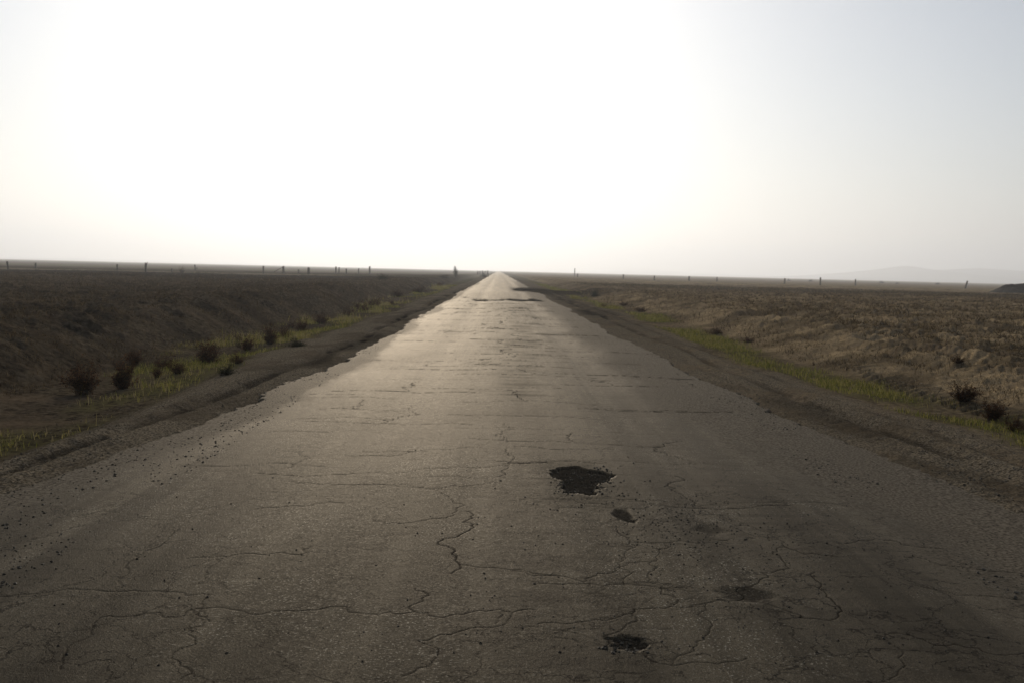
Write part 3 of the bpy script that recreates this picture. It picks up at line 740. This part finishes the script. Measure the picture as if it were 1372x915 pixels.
def ridge(name, prof, dist, seed, depth=1400):
    px_ = np.array([p[0] for p in prof], float); py_ = np.array([p[1] for p in prof], float)
    q = np.linspace(px_[0], px_[-1], 260); top = np.interp(q, px_, py_)
    top = np.convolve(np.pad(top, 6, 'edge'), np.ones(13)/13, 'valid')
    P = np.array([pix_at(a, b, dist) for a, b in zip(q, top)])
    rows = []; ts = np.linspace(-1, 1, 41)
    for t in ts:
        s = (1-abs(t))**1.15
        zz_ = P[:, 2]*s*(0.86+0.28*fbm(P[:, 0]*0.002, np.full(len(q), t*1.6+seed), seed, 4)) if abs(t) > 0.02 else P[:, 2]
        rows.append(np.stack([P[:, 0], P[:, 1]+t*depth, np.maximum(zz_, -0.5) - 0.5*(abs(t) > .98)], 1))
    o = mesh_np(name, np.concatenate(rows), grid_faces(len(ts), len(q)), HILL, True)
    return tag(o, kind="structure")
ridge("hills", [(1040,372),(1100,369),(1154,363.5),(1180,361),(1200,357.6),(1219,356.4),(1234,359),(1249,362.6),(1275,361.6),(1311,359.4),(1340,361.5),(1372,363.5),(1450,366),(1600,374)], 5000, 3)
ridge("distant_hills", [(700,364),(790,364.5),(836,361),(868,360.5),(905,364),(960,367.5),(1060,371)], 7600, 5)
ridge("low_hills", [(-260,338),(-120,342),(0,345.5),(60,346.4),(95,346.0),(110,345.8),(130,347.3),(250,351.8),(420,356.8)], 7000, 8)

# ------------------------------------------------------------------ light, sky, air
SUN_AZ, SUN_EL = math.radians(-6.5), math.radians(23)
sd = Vector((math.sin(SUN_AZ)*math.cos(SUN_EL), math.cos(SUN_AZ)*math.cos(SUN_EL), math.sin(SUN_EL)))
sl = bpy.data.lights.new("sun", 'SUN'); sun = bpy.data.objects.new("sun", sl); COL.objects.link(sun)
sl.energy = 5.0; sl.angle = math.radians(0.5); sl.color = (1.0, 0.905, 0.775)
sun.rotation_euler = sd.to_track_quat('Z', 'Y').to_euler(); sun.location = (0, 0, 50)
w = bpy.data.worlds.new("World"); scene.world = w; w.use_nodes = True
nt = w.node_tree; bg = nt.nodes['Background']
sky = nt.nodes.new('ShaderNodeTexSky'); sky.sky_type = 'NISHITA'; sky.sun_disc = False
sky.sun_elevation = SUN_EL; sky.sun_rotation = SUN_AZ
sky.air_density = 1.0; sky.dust_density = 0.75; sky.ozone_density = 2.0; sky.altitude = 100
hs = nt.nodes.new('ShaderNodeHueSaturation'); hs.inputs['Saturation'].default_value = 0.65
nt.links.new(sky.outputs[0], hs.inputs['Color']); nt.links.new(hs.outputs[0], bg.inputs['Color']); bg.inputs['Strength'].default_value = 0.15

HAZE = 0.00046
bx = 14000.0; V = np.array([(-bx,-bx,-1.6),(bx,-bx,-1.6),(bx,bx,-1.6),(-bx,bx,-1.6),(-bx,-bx,260),(bx,-bx,260),(bx,bx,260),(-bx,bx,260)], float)
hm = bpy.data.materials.new("haze_air"); hm.use_nodes = True; t = hm.node_tree; t.nodes.clear()
ho = t.nodes.new('ShaderNodeOutputMaterial'); pv = t.nodes.new('ShaderNodeVolumePrincipled')
pv.inputs['Color'].default_value = (0.95, 0.97, 1.0, 1); pv.inputs['Density'].default_value = HAZE; pv.inputs['Anisotropy'].default_value = 0.6
t.links.new(pv.outputs[0], ho.inputs['Volume'])
hz = mesh_poly("haze", V, [(0,3,2,1),(4,5,6,7),(0,1,5,4),(1,2,6,5),(2,3,7,6),(3,0,4,7)], hm)
tag(hz, kind="stuff")

scene.view_settings.view_transform = 'Standard'; scene.view_settings.look = 'None'
scene.view_settings.gamma = 1.0; scene.view_settings.use_curve_mapping = False
scene.view_settings.exposure = -1.02
scene.render.engine = 'CYCLES'
scene.cycles.use_denoising = True; scene.cycles.denoiser = 'OPENIMAGEDENOISE'
scene.cycles.max_bounces = 6; scene.cycles.volume_bounces = 3
scene.cycles.sample_clamp_indirect = 4.0
